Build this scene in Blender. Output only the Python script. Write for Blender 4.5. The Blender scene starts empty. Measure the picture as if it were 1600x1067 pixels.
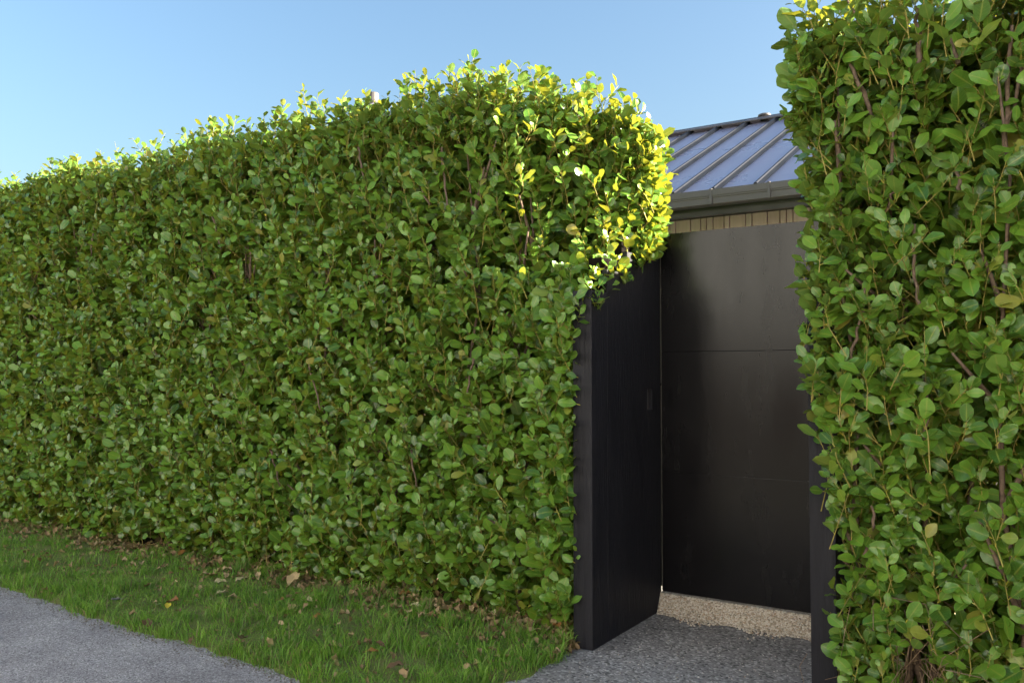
import bpy, bmesh, math, random
import numpy as np
from mathutils import Vector, Matrix

rng = np.random.default_rng(7)
random.seed(7)
SC = bpy.context.scene
COL = SC.collection

# ------------------------------------------------------------------ camera
EYE = Vector((0.0, 0.0, 1.4))
YAW = math.radians(33.1)
TILT = math.radians(2.0)
cam_d = bpy.data.cameras.new('camera')
cam_d.sensor_width = 36.0
cam_d.lens = 29.9
cam_d.clip_start = 0.05
cam_d.clip_end = 3000.0
cam = bpy.data.objects.new('camera', cam_d)
COL.objects.link(cam)
cam.location = EYE
cam.rotation_euler = (math.radians(90) + TILT, 0.0, YAW)
SC.camera = cam

# ------------------------------------------------------------------ light
SUN_EL = math.radians(12.6)
SUN_AZ = math.radians(64.0)          # from +Y towards +X
world = bpy.data.worlds.new('World')
SC.world = world
world.use_nodes = True
wn = world.node_tree.nodes
wl = world.node_tree.links
for n in list(wn):
    wn.remove(n)
sky = wn.new('ShaderNodeTexSky')
sky.sky_type = 'NISHITA'
sky.sun_disc = False
sky.sun_elevation = SUN_EL
sky.sun_rotation = SUN_AZ
sky.altitude = 0.0
sky.air_density = 1.25
sky.dust_density = 4.0
sky.ozone_density = 3.2
bg = wn.new('ShaderNodeBackground')
bg.inputs['Strength'].default_value = 0.05
wo = wn.new('ShaderNodeOutputWorld')
wl.new(sky.outputs[0], bg.inputs[0])
wl.new(bg.outputs[0], wo.inputs[0])
sun_d = bpy.data.lights.new('sun', 'SUN')
sun_d.energy = 5.0
sun_d.angle = math.radians(0.55)
sun_d.color = (1.0, 0.89, 0.71)
sun = bpy.data.objects.new('sun', sun_d)
COL.objects.link(sun)
sdir = Vector((math.cos(SUN_EL) * math.sin(SUN_AZ), math.cos(SUN_EL) * math.cos(SUN_AZ), math.sin(SUN_EL)))
sun.rotation_euler = sdir.to_track_quat('Z', 'Y').to_euler()
sun.location = (6, 6, 8)
SC.view_settings.view_transform = 'Standard'
SC.view_settings.look = 'None'
SC.view_settings.exposure = 3.06
SC.view_settings.gamma = 1.0
SC.view_settings.use_curve_mapping = False
SC.cycles.max_bounces = 10
SC.cycles.diffuse_bounces = 7
SC.cycles.transparent_max_bounces = 6
SC.cycles.use_denoising = True

# ------------------------------------------------------------------ helpers
def tag(o, label=None, cat=None, group=None, kind=None):
    if label: o['label'] = label
    if cat: o['category'] = cat
    if group: o['group'] = group
    if kind: o['kind'] = kind
    return o

def empty(name, loc=(0, 0, 0)):
    o = bpy.data.objects.new(name, None)
    o.empty_display_size = 0.2
    COL.objects.link(o)
    o.location = loc
    return o

def link(name, me, mat=None, parent=None):
    o = bpy.data.objects.new(name, me)
    if mat is not None and not me.materials:
        me.materials.append(mat)
    COL.objects.link(o)
    if parent is not None:
        o.parent = parent
        w = Vector((0, 0, 0))
        p = parent
        while p is not None:
            w = w + p.location
            p = p.parent
        o.location = -w                 # mesh data is written in world coordinates
    return o

def bm_obj(name, bm, mat=None, parent=None, smooth=False):
    me = bpy.data.meshes.new(name)
    bm.normal_update()
    bm.to_mesh(me)
    bm.free()
    if smooth:
        me.polygons.foreach_set('use_smooth', [True] * len(me.polygons))
    return link(name, me, mat, parent)

def box_into(bm, x0, x1, y0, y1, z0, z1, bev=0.0):
    b = bmesh.new()
    r = bmesh.ops.create_cube(b, size=1.0)
    for v in r['verts']:
        v.co = Vector(((x0 + x1) / 2 + v.co.x * (x1 - x0), (y0 + y1) / 2 + v.co.y * (y1 - y0), (z0 + z1) / 2 + v.co.z * (z1 - z0)))
    if bev > 0:
        bmesh.ops.bevel(b, geom=b.edges[:], offset=bev, segments=2, profile=0.6, affect='EDGES')
    me = bpy.data.meshes.new('tmp')
    b.to_mesh(me); b.free()
    bm.from_mesh(me)
    bpy.data.meshes.remove(me)

def box(name, x0, x1, y0, y1, z0, z1, mat, parent=None, bev=0.002):
    bm = bmesh.new()
    box_into(bm, x0, x1, y0, y1, z0, z1, bev)
    return bm_obj(name, bm, mat, parent)

def cells_solid(name, x0, x1, ys, zs, keep, mat, parent):
    """A slab in the YZ plane made of the grid cells for which keep(i, j) holds."""
    bm = bmesh.new()
    ok = lambda i, j: 0 <= i < len(ys) - 1 and 0 <= j < len(zs) - 1 and keep(i, j)
    V = {}
    def v(x, i, j):
        k = (x, i, j)
        if k not in V:
            V[k] = bm.verts.new((x, ys[i], zs[j]))
        return V[k]
    for i in range(len(ys) - 1):
        for j in range(len(zs) - 1):
            if not ok(i, j):
                continue
            bm.faces.new((v(x1, i, j), v(x1, i + 1, j), v(x1, i + 1, j + 1), v(x1, i, j + 1)))
            bm.faces.new((v(x0, i, j), v(x0, i, j + 1), v(x0, i + 1, j + 1), v(x0, i + 1, j)))
            if not ok(i - 1, j): bm.faces.new((v(x0, i, j), v(x1, i, j), v(x1, i, j + 1), v(x0, i, j + 1)))
            if not ok(i + 1, j): bm.faces.new((v(x1, i + 1, j), v(x0, i + 1, j), v(x0, i + 1, j + 1), v(x1, i + 1, j + 1)))
            if not ok(i, j - 1): bm.faces.new((v(x0, i, j), v(x0, i + 1, j), v(x1, i + 1, j), v(x1, i, j)))
            if not ok(i, j + 1): bm.faces.new((v(x0, i, j + 1), v(x1, i, j + 1), v(x1, i + 1, j + 1), v(x0, i + 1, j + 1)))
    bmesh.ops.recalc_face_normals(bm, faces=bm.faces[:])
    return bm_obj(name, bm, mat, parent)

def tri_mesh(name, V, F, UV=None, smooth=True):
    me = bpy.data.meshes.new(name)
    V = np.ascontiguousarray(V, dtype=np.float32)
    F = np.ascontiguousarray(F, dtype=np.int32)
    me.vertices.add(len(V))
    me.vertices.foreach_set('co', V.ravel())
    me.loops.add(F.size)
    me.loops.foreach_set('vertex_index', F.ravel())
    me.polygons.add(len(F))
    me.polygons.foreach_set('loop_start', np.arange(0, F.size, 3, dtype=np.int32))
    me.polygons.foreach_set('loop_total', np.full(len(F), 3, dtype=np.int32))
    if smooth:
        me.polygons.foreach_set('use_smooth', np.ones(len(F), dtype=bool))
    if UV is not None:
        uvl = me.uv_layers.new(name='UVMap')
        uvl.data.foreach_set('uv', np.ascontiguousarray(UV[F.ravel()], dtype=np.float32).ravel())
    me.update(calc_edges=True)
    return me

def norm(a):
    return a / np.maximum(np.linalg.norm(a, axis=-1, keepdims=True), 1e-9)

def tubes(P, R, sides=4):
    """N tubes through K points: P (N,K,3), R (N,K) -> V, F."""
    P = np.asarray(P, float); R = np.asarray(R, float)
    N, K, _ = P.shape
    d = norm(P[:, -1] - P[:, 0])
    ref = np.where(np.abs(d[:, 2:3]) > 0.9, np.array([[1., 0, 0]]), np.array([[0., 0, 1]]))
    a = norm(np.cross(d, ref)); b = np.cross(d, a)
    ang = np.arange(sides) * 2 * math.pi / sides
    ring = a[:, None, None] * np.cos(ang)[None, None, :, None] + b[:, None, None] * np.sin(ang)[None, None, :, None]
    V = P[:, :, None, :] + ring * R[:, :, None, None]
    base = (np.arange(N) * K * sides)[:, None]
    f = []
    for k in range(K - 1):
        for s in range(sides):
            p, q = k * sides + s, k * sides + (s + 1) % sides
            r, t = p + sides, q + sides
            f += [(p, q, t), (p, t, r)]
    for s in range(1, sides - 1):
        e = (K - 1) * sides
        f.append((e, e + s, e + s + 1))
    f = np.array(f)
    F = (base[:, :, None] + f[None]).reshape(-1, 3)
    return V.reshape(-1, 3), F

def wob(x, y, s=0.0):
    return (np.sin(x * 2.1 + 1.3 + s) * np.cos(y * 2.7 + 0.4 + s) + 0.6 * np.sin(x * 5.3 - y * 3.9 + s * 2) + 0.45 * np.cos(x * 8.7 + y * 9.9 + s)) / 2.05

# ------------------------------------------------------------------ materials
def material(name):
    m = bpy.data.materials.new(name)
    m.use_nodes = True
    nt = m.node_tree
    for n in list(nt.nodes):
        nt.nodes.remove(n)
    out = nt.nodes.new('ShaderNodeOutputMaterial')
    return m, nt, out

def nd(nt, kind, **kw):
    n = nt.nodes.new(kind)
    for k, v in kw.items():
        if k in n.inputs.keys():
            n.inputs[k].default_value = v
        else:
            setattr(n, k, v)
    return n

def ramp(nt, stops, fac):
    r = nt.nodes.new('ShaderNodeValToRGB')
    e = r.color_ramp.elements
    while len(e) < len(stops):
        e.new(0.5)
    for i, (p, c) in enumerate(stops):
        e[i].position = p
        e[i].color = (c[0], c[1], c[2], 1.0)
    nt.links.new(fac, r.inputs[0])
    return r.outputs[0]

def mix_rgb(nt, fac, a, b, mode='MIX'):
    m = nt.nodes.new('ShaderNodeMix')
    m.data_type = 'RGBA'
    m.blend_type = mode
    for sock, val in ((m.inputs[0], fac), (m.inputs[6], a), (m.inputs[7], b)):
        if isinstance(val, (int, float)):
            sock.default_value = val
        elif isinstance(val, tuple):
            sock.default_value = (val[0], val[1], val[2], 1.0)
        else:
            nt.links.new(val, sock)
    return m.outputs[2]

def math_n(nt, op, a, b=0.0, c=0.0):
    m = nt.nodes.new('ShaderNodeMath')
    m.operation = op
    for s, val in zip(m.inputs, (a, b, c)):
        if isinstance(val, (int, float)):
            s.default_value = val
        else:
            nt.links.new(val, s)
    return m.outputs[0]

def leaf_material(name, stops, transl, tmix=0.34, rough=0.3, vein=(0.30, 0.33, 0.06), stalk=(0.42, 0.36, 0.05), spec=0.5):
    m, nt, out = material(name)
    geo = nd(nt, 'ShaderNodeNewGeometry')
    oi = nd(nt, 'ShaderNodeObjectInfo')
    rnd = math_n(nt, 'FRACT', math_n(nt, 'ADD', geo.outputs['Random Per Island'], oi.outputs['Random']))
    col = ramp(nt, stops, rnd)
    uv = nd(nt, 'ShaderNodeUVMap', uv_map='UVMap')
    sep = nd(nt, 'ShaderNodeSeparateXYZ')
    nt.links.new(uv.outputs[0], sep.inputs[0])
    u, v = sep.outputs[0], sep.outputs[1]
    # blotches across the blade
    tc = nd(nt, 'ShaderNodeTexCoord')
    no = nd(nt, 'ShaderNodeTexNoise', Scale=38.0, Detail=3.0)
    nt.links.new(geo.outputs['Position'], no.inputs['Vector'])
    col = mix_rgb(nt, math_n(nt, 'MULTIPLY', no.outputs[0], 0.55), col, mix_rgb(nt, 1.0, col, (0.55, 0.6, 0.5), 'MULTIPLY'))
    # side veins and a few brown blemishes
    wv = math_n(nt, 'SINE', math_n(nt, 'MULTIPLY', math_n(nt, 'SUBTRACT', v, math_n(nt, 'MULTIPLY', math_n(nt, 'ABSOLUTE', math_n(nt, 'SUBTRACT', u, 0.5)), 0.45)), 46.0))
    col = mix_rgb(nt, math_n(nt, 'MULTIPLY', math_n(nt, 'GREATER_THAN', wv, 0.86), 0.16), col, vein)
    nb = nd(nt, 'ShaderNodeTexNoise', Scale=55.0, Detail=2.0)
    nt.links.new(geo.outputs['Position'], nb.inputs['Vector'])
    col = mix_rgb(nt, math_n(nt, 'MULTIPLY', math_n(nt, 'GREATER_THAN', nb.outputs[0], 0.70), 0.6), col, (0.12, 0.085, 0.03))
    # pale midrib
    du = math_n(nt, 'ABSOLUTE', math_n(nt, 'SUBTRACT', u, 0.5))
    rib = math_n(nt, 'LESS_THAN', du, 0.045)
    col = mix_rgb(nt, math_n(nt, 'MULTIPLY', rib, 0.6), col, vein)
    edge = math_n(nt, 'GREATER_THAN', du, 0.46)
    col = mix_rgb(nt, math_n(nt, 'MULTIPLY', edge, 0.22), col, vein)
    st = math_n(nt, 'LESS_THAN', v, 0.0)
    col = mix_rgb(nt, st, col, stalk)
    # underside paler
    col = mix_rgb(nt, math_n(nt, 'MULTIPLY', geo.outputs['Backfacing'], 0.5), col, mix_rgb(nt, 0.5, col, (0.17, 0.24, 0.08)))
    p = nd(nt, 'ShaderNodeBsdfPrincipled')
    nt.links.new(col, p.inputs['Base Color'])
    nt.links.new(math_n(nt, 'ADD', math_n(nt, 'MULTIPLY', geo.outputs['Backfacing'], 0.25), math_n(nt, 'ADD', rough, math_n(nt, 'MULTIPLY', rnd, 0.14))), p.inputs['Roughness'])
    p.inputs['Specular IOR Level'].default_value = spec
    bu = nd(nt, 'ShaderNodeBump', Strength=0.25, Distance=0.004)
    n2 = nd(nt, 'ShaderNodeTexNoise', Scale=95.0, Detail=2.0)
    nt.links.new(geo.outputs['Position'], n2.inputs['Vector'])
    nt.links.new(n2.outputs[0], bu.inputs['Height'])
    nt.links.new(bu.outputs[0], p.inputs['Normal'])
    t = nd(nt, 'ShaderNodeBsdfTranslucent')
    nt.links.new(mix_rgb(nt, 1.0, col, transl, 'MULTIPLY') if False else mix_rgb(nt, 0.75, col, transl), t.inputs['Color'])
    mx = nd(nt, 'ShaderNodeMixShader')
    mx.inputs[0].default_value = tmix
    nt.links.new(p.outputs[0], mx.inputs[1])
    nt.links.new(t.outputs[0], mx.inputs[2])
    nt.links.new(mx.outputs[0], out.inputs[0])
    return m

G0 = [(0.0, (0.038, 0.120, 0.022)), (0.35, (0.088, 0.220, 0.029)), (0.7, (0.140, 0.310, 0.034)), (0.955, (0.16, 0.33, 0.038)), (0.985, (0.26, 0.30, 0.045)), (1.0, (0.32, 0.28, 0.06))]
M_LEAF = leaf_material('hedge_leaf', G0, (0.46, 0.40, 0.02), tmix=0.29, rough=0.21, spec=0.52)
D0 = [(0.0, (0.14, 0.08, 0.04)), (0.3, (0.27, 0.165, 0.085)), (0.6, (0.40, 0.275, 0.15)), (0.85, (0.48, 0.36, 0.21)), (1.0, (0.20, 0.09, 0.04))]
M_LITTER = leaf_material('dead_leaf', D0, (0.3, 0.18, 0.07), tmix=0.15, rough=0.55, vein=(0.3, 0.22, 0.12), stalk=(0.16, 0.10, 0.05), spec=0.25)
def one_leaf(name, c):
    return leaf_material(name, [(0.0, tuple(x * 0.85 for x in c)), (1.0, tuple(x * 1.1 for x in c))], tuple(min(1, x * 1.1) for x in c), tmix=0.15, rough=0.55,
                         vein=tuple(x * 1.15 for x in c), stalk=tuple(x * 0.6 for x in c), spec=0.25)
M_FALLEN = {'tan': one_leaf('tan_leaf', (0.50, 0.36, 0.19)), 'straw': one_leaf('straw_leaf', (0.58, 0.47, 0.28)), 'rust': one_leaf('rust_leaf', (0.34, 0.15, 0.05)),
            'brown': one_leaf('brown_leaf', (0.15, 0.09, 0.05)), 'yellow': one_leaf('yellow_leaf', (0.52, 0.42, 0.05)), 'grey': one_leaf('grey_leaf', (0.26, 0.24, 0.22)),
            'green': one_leaf('pale_green_leaf', (0.30, 0.36, 0.10))}

def simple(name, c, rough=0.5, spec=0.5, noise=None, bump=None, metallic=0.0, c2=None, stretch=(1, 1, 1)):
    m, nt, out = material(name)
    p = nd(nt, 'ShaderNodeBsdfPrincipled')
    p.inputs['Roughness'].default_value = rough
    p.inputs['Specular IOR Level'].default_value = spec
    p.inputs['Metallic'].default_value = metallic
    geo = nd(nt, 'ShaderNodeNewGeometry')
    mp = nd(nt, 'ShaderNodeMapping')
    mp.inputs['Scale'].default_value = stretch
    nt.links.new(geo.outputs['Position'], mp.inputs['Vector'])
    if noise:
        no = nd(nt, 'ShaderNodeTexNoise', Scale=noise, Detail=6.0, Roughness=0.6)
        nt.links.new(mp.outputs[0], no.inputs['Vector'])
        r = nd(nt, 'ShaderNodeMapRange')
        r.inputs[1].default_value = 0.3; r.inputs[2].default_value = 0.7
        nt.links.new(no.outputs[0], r.inputs[0])
        nt.links.new(mix_rgb(nt, r.outputs[0], c, c2 or tuple(x * 0.6 for x in c)), p.inputs['Base Color'])
        rr = math_n(nt, 'ADD', math_n(nt, 'MULTIPLY', r.outputs[0], 0.12), rough - 0.06)
        nt.links.new(rr, p.inputs['Roughness'])
    else:
        p.inputs['Base Color'].default_value = (*c, 1)
    if bump:
        sc, strength, dist = bump
        n2 = nd(nt, 'ShaderNodeTexNoise', Scale=sc, Detail=5.0, Roughness=0.6)
        nt.links.new(mp.outputs[0], n2.inputs['Vector'])
        b = nd(nt, 'ShaderNodeBump', Strength=strength, Distance=dist)
        nt.links.new(n2.outputs[0], b.inputs['Height'])
        nt.links.new(b.outputs[0], p.inputs['Normal'])
    nt.links.new(p.outputs[0], out.inputs[0])
    return m

M_TIMBER = simple('black_stained_timber', (0.011, 0.0108, 0.0145), 0.52, 0.18, noise=9.0, c2=(0.020, 0.0195, 0.024), bump=(26.0, 0.8, 0.008), stretch=(3.0, 3.0, 0.22))
M_BACKING = simple('dark_rough_timber', (0.010, 0.0082, 0.007), 0.9, 0.02, noise=14.0, bump=(30.0, 0.4, 0.004), stretch=(2, 2, 0.4))
M_GATE = simple('black_satin_panel', (0.006, 0.0055, 0.0065), 0.25, 0.30, noise=3.0, c2=(0.0075, 0.007, 0.008), bump=(5.0, 0.004, 0.004), stretch=(2.0, 2.0, 0.5))
M_GAP_LIGHT = simple('gap_light_colour', (0.16, 0.145, 0.125), 0.6, 0.3, noise=20.0, metallic=0.2)  # colour of the painted daylight line at the gate's edge
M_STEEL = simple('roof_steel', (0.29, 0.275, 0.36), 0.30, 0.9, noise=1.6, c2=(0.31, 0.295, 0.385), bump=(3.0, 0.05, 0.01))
M_GUTTER = simple('gutter_steel', (0.085, 0.078, 0.078), 0.5, 0.35, noise=4.0, c2=(0.10, 0.092, 0.092))
M_SEAM = simple('seam_steel', (0.034, 0.036, 0.045), 0.5, 0.35, noise=4.0)
M_FASCIA = simple('fascia_paint', (0.030, 0.029, 0.032), 0.5, 0.4, noise=4.0)
M_BARK = simple('grey_brown_bark', (0.20, 0.14, 0.105), 0.85, 0.2, noise=60.0, c2=(0.09, 0.062, 0.045), bump=(120.0, 0.5, 0.003))
M_SHOOT = simple('yellow_green_shoot', (0.34, 0.29, 0.06), 0.55, 0.3, noise=25.0, c2=(0.20, 0.15, 0.05))
M_STALK = simple('dry_stalk', (0.30, 0.21, 0.13), 0.8, 0.2, noise=40.0, c2=(0.16, 0.10, 0.065))
M_SOIL = simple('dark_soil', (0.055, 0.042, 0.030), 0.95, 0.1, noise=30.0, c2=(0.032, 0.025, 0.018), bump=(90.0, 0.8, 0.01))

def cedar():
    m, nt, out = material('weathered_cedar')
    p = nd(nt, 'ShaderNodeBsdfPrincipled', Roughness=0.7)
    p.inputs['Specular IOR Level'].default_value = 0.25
    geo = nd(nt, 'ShaderNodeNewGeometry'); oi = nd(nt, 'ShaderNodeObjectInfo')
    mp = nd(nt, 'ShaderNodeMapping'); mp.inputs['Scale'].default_value = (9.0, 9.0, 0.5)
    nt.links.new(geo.outputs['Position'], mp.inputs[0])
    no = nd(nt, 'ShaderNodeTexNoise', Scale=7.0, Detail=6.0, Distortion=0.6)
    nt.links.new(mp.outputs[0], no.inputs['Vector'])
    c = ramp(nt, [(0.0, (0.64, 0.475, 0.52)), (0.5, (0.74, 0.555, 0.62)), (1.0, (0.68, 0.535, 0.59))], oi.outputs['Random'])
    c = mix_rgb(nt, no.outputs[0], c, mix_rgb(nt, 1.0, c, (0.72, 0.68, 0.66), 'MULTIPLY'))
    nt.links.new(c, p.inputs['Base Color'])
    b = nd(nt, 'ShaderNodeBump', Strength=0.3, Distance=0.003)
    nt.links.new(no.outputs[0], b.inputs['Height']); nt.links.new(b.outputs[0], p.inputs['Normal'])
    nt.links.new(p.outputs[0], out.inputs[0])
    return m
M_CEDAR = cedar()

def aggregate(name, base, light, dark, scale=130.0, bump=0.5, patch=(0.66, 0.65, 0.66)):
    """Asphalt or exposed-aggregate concrete: cells of different stone, worn patches, white chips."""
    m, nt, out = material(name)
    p = nd(nt, 'ShaderNodeBsdfPrincipled', Roughness=0.85)
    p.inputs['Specular IOR Level'].default_value = 0.3
    geo = nd(nt, 'ShaderNodeNewGeometry')
    vo = nd(nt, 'ShaderNodeTexVoronoi', Scale=scale)
    nt.links.new(geo.outputs['Position'], vo.inputs['Vector'])
    sep = nd(nt, 'ShaderNodeSeparateColor')
    nt.links.new(vo.outputs['Color'], sep.inputs[0])
    c = ramp(nt, [(0.0, dark), (0.35, base), (0.75, base), (0.93, light), (0.985, light), (1.0, (0.62, 0.60, 0.56))], sep.outputs[0])
    n1 = nd(nt, 'ShaderNodeTexNoise', Scale=2.6, Detail=5.0, Roughness=0.65)
    nt.links.new(geo.outputs['Position'], n1.inputs['Vector'])
    r = nd(nt, 'ShaderNodeMapRange'); r.inputs[1].default_value = 0.35; r.inputs[2].default_value = 0.68
    nt.links.new(n1.outputs[0], r.inputs[0])
    c = mix_rgb(nt, r.outputs[0], c, mix_rgb(nt, 1.0, c, patch, 'MULTIPLY'))
    n3 = nd(nt, 'ShaderNodeTexNoise', Scale=30.0, Detail=4.0)
    nt.links.new(geo.outputs['Position'], n3.inputs['Vector'])
    c = mix_rgb(nt, math_n(nt, 'MULTIPLY', n3.outputs[0], 0.7), c, mix_rgb(nt, 1.0, c, (0.6, 0.6, 0.6), 'MULTIPLY'))
    nt.links.new(c, p.inputs['Base Color'])
    b = nd(nt, 'ShaderNodeBump', Strength=bump, Distance=0.004)
    b.invert = True
    nt.links.new(vo.outputs['Distance'], b.inputs['Height'])
    nt.links.new(b.outputs[0], p.inputs['Normal'])
    nt.links.new(p.outputs[0], out.inputs[0])
    return m
M_PATH = aggregate('worn_asphalt', (0.37, 0.35, 0.355), (0.58, 0.555, 0.56), (0.16, 0.15, 0.155), 150.0, 0.6)
M_ENTRY = aggregate('exposed_aggregate', (0.31, 0.29, 0.275), (0.54, 0.51, 0.48), (0.10, 0.095, 0.09), 85.0, 0.7, (0.72, 0.72, 0.74))
M_ROAD = aggregate('road_asphalt', (0.24, 0.23, 0.22), (0.33, 0.32, 0.31), (0.13, 0.13, 0.12), 90.0)
M_SILL = aggregate('pebble_sill', (0.42, 0.38, 0.33), (0.56, 0.53, 0.48), (0.20, 0.165, 0.13), 70.0, 0.8)
M_CONC = aggregate('kerb_concrete', (0.38, 0.375, 0.36), (0.45, 0.44, 0.43), (0.22, 0.22, 0.21), 60.0, 0.3)

def pebble_mat():
    m, nt, out = material('loose_pebble')
    p = nd(nt, 'ShaderNodeBsdfPrincipled', Roughness=0.7)
    geo = nd(nt, 'ShaderNodeNewGeometry')
    c = ramp(nt, [(0.0, (0.24, 0.19, 0.14)), (0.3, (0.43, 0.36, 0.28)), (0.6, (0.54, 0.48, 0.40)), (0.85, (0.62, 0.58, 0.52)), (1.0, (0.33, 0.22, 0.14))], geo.outputs['Random Per Island'])
    nt.links.new(c, p.inputs['Base Color'])
    nt.links.new(p.outputs[0], out.inputs[0])
    return m
M_PEBBLE = pebble_mat()
M_GRIT = simple('soil_grit', (0.10, 0.08, 0.06), 0.9, 0.15, noise=50.0, c2=(0.20, 0.18, 0.15))

def grass_mat():
    m, nt, out = material('grass_blade')
    geo = nd(nt, 'ShaderNodeNewGeometry')
    no = nd(nt, 'ShaderNodeTexNoise', Scale=5.0, Detail=4.0)
    nt.links.new(geo.outputs['Position'], no.inputs['Vector'])
    c1 = ramp(nt, [(0.0, (0.12, 0.24, 0.026)), (0.5, (0.165, 0.33, 0.034)), (0.88, (0.225, 0.40, 0.045)), (0.93, (0.24, 0.22, 0.08)), (1.0, (0.30, 0.24, 0.12))], geo.outputs['Random Per Island'])
    r = nd(nt, 'ShaderNodeMapRange'); r.inputs[1].default_value = 0.4; r.inputs[2].default_value = 0.65
    nt.links.new(no.outputs[0], r.inputs[0])
    c = mix_rgb(nt, math_n(nt, 'MULTIPLY', r.outputs[0], 0.6), c1, mix_rgb(nt, 1.0, c1, (0.50, 0.58, 0.75), 'MULTIPLY'))
    p = nd(nt, 'ShaderNodeBsdfPrincipled', Roughness=0.5)
    p.inputs['Specular IOR Level'].default_value = 0.35
    nt.links.new(c, p.inputs['Base Color'])
    t = nd(nt, 'ShaderNodeBsdfTranslucent')
    nt.links.new(c, t.inputs[0])
    mx = nd(nt, 'ShaderNodeMixShader'); mx.inputs[0].default_value = 0.3
    nt.links.new(p.outputs[0], mx.inputs[1]); nt.links.new(t.outputs[0], mx.inputs[2])
    nt.links.new(mx.outputs[0], out.inputs[0])
    return m
M_GRASS = grass_mat()
M_TURF = simple('turf_mat', (0.14, 0.20, 0.04), 0.95, 0.1, noise=14.0, c2=(0.14, 0.125, 0.06), bump=(70.0, 0.9, 0.012))
M_FIELD = simple('far_ground', (0.10, 0.12, 0.045), 0.95, 0.1, noise=0.7, c2=(0.075, 0.085, 0.04))

# ------------------------------------------------------------------ setting: ground, path, entry, road
def sheet(name, pts, z, mat):
    bm = bmesh.new()
    bm.faces.new([bm.verts.new((x, y, z)) for x, y in pts])
    bmesh.ops.triangulate(bm, faces=bm.faces[:])
    for f in bm.faces:
        if f.normal.z < 0: f.normal_flip()
    return tag(bm_obj(name, bm, mat), kind='structure')

sheet('ground', [(-900, -900), (900, -900), (900, 900), (-900, 900)], -0.03, M_FIELD)
sheet('footpath', [(-60, 0.9), (40, 0.9), (40, 3.1), (-60, 3.1)], 0.0, M_PATH)
sheet('road', [(-60, -4.5), (40, -4.5), (40, -0.65), (-60, -0.65)], -0.024, M_ROAD)
bm = bmesh.new(); box_into(bm, -60, 40, -0.65, -0.50, -0.05, 0.06, 0.015)
tag(bm_obj('kerb', bm, M_CONC), kind='structure')
sheet('entry_path', [(-2.45, 2.35), (-0.45, 2.35), (-0.62, 3.0), (-0.80, 3.6), (-0.83, 4.66), (-2.03, 4.66), (-2.03, 3.83), (-2.16, 3.80)], 0.004, M_ENTRY)
sheet('garden_soil', [(-12, 3.95), (-2.05, 3.95), (-2.05, 6.4), (-12, 6.4)], 0.008, M_SOIL)
sheet('courtyard', [(-9, 4.70), (9, 4.70), (9, 7.3), (-9, 7.3)], 0.012, M_CONC)
sheet('bed_soil', [(-0.86, 3.45), (6, 3.45), (6, 4.69), (-0.86, 4.69)], 0.010, M_SOIL)

# the verge: a low turf cushion with a ragged edge against the path
def verge_edge(x):
    return 2.73 + 0.035 * (-3.0 - x) * (x > -5.5) + 0.035 * 2.5 * (x <= -5.5) + 0.022 * np.sin(x * 3.1) + 0.012 * np.sin(x * 9.7 + 1) + 0.008 * np.sin(x * 27) + 0.006 * np.sin(x * 61)
def verge_right(y):
    return -2.10 - 0.04 * np.sin(y * 5) - 0.20 * np.clip(3.35 - y, 0, 1) ** 1.3 + 0.015 * np.sin(y * 23)
def verge_height(x, y):
    e = np.clip((y - verge_edge(x)) / 0.12, 0, 1)
    r = np.clip((verge_right(y) - x) / 0.10, 0, 1)
    return -0.014 + 0.034 * np.sqrt(np.minimum(e, r)) + 0.010 * wob(x * 1.6, y * 1.6) * np.minimum(e, r)
nx, ny = 420, 70
gx = np.linspace(-12.0, -2.0, nx); gt = np.linspace(0, 1, ny)
X, T = np.meshgrid(gx, gt, indexing='ij')
Y = 2.64 + T * (4.15 - 2.64)
Z = verge_height(X, Y)
V = np.stack([X, Y, Z], -1).reshape(-1, 3)
idx = np.arange(nx * ny).reshape(nx, ny)
a, b, c, d = idx[:-1, :-1].ravel(), idx[1:, :-1].ravel(), idx[1:, 1:].ravel(), idx[:-1, 1:].ravel()
F = np.concatenate([np.stack([a, b, c], -1), np.stack([a, c, d], -1)])
tag(link('grass_verge', tri_mesh('grass_verge', V, F), M_TURF), kind='structure')

# ------------------------------------------------------------------ house behind
house = tag(empty('house', (-3.0, 7.2, 0.0)), 'low house with dark standing seam roof and pale vertical timber boards behind the gate', 'house')
HX0, HX1 = -11.0, 0.3
EY, EZ, RY, RZ = 6.80, 2.885, 10.0, 4.36
wall = box('wall', HX0 + 0.3, HX1 - 0.3, 7.23, 12.6, 0.0, 2.82, M_FASCIA, house, 0)
ws = [0.037, 0.05, 0.056, 0.14, 0.095, 0.053, 0.06, 0.10, 0.05, 0.14, 0.056, 0.13, 0.107, 0.053]
x = -3.072
boards = []
for w in ws:
    boards.append((x, w)); x += w
rb = random.Random(3)
xr = x
while xr < -0.15:
    w = rb.choice([0.05, 0.055, 0.10, 0.135, 0.14]); boards.append((xr, w)); xr += w
xl = -3.072
while xl > -5.2:
    w = rb.choice([0.05, 0.055, 0.10, 0.135, 0.14]); xl -= w; boards.append((xl, w))
for bx_, w in boards:
    dep = rb.uniform(0.0, 0.004)
    box('board', bx_ + 0.004, bx_ + w - 0.004, 7.195 - dep, 7.228, 0.15, 2.7512, M_CEDAR, wall, 0.003)
box('soffit', HX0, HX1, 6.86, 7.2285, 2.752, 2.766, M_FASCIA, house, 0)
box('fascia', HX0, HX1, 6.832, 6.857, 2.700, 2.86, M_FASCIA, house, 0.002)

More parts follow.
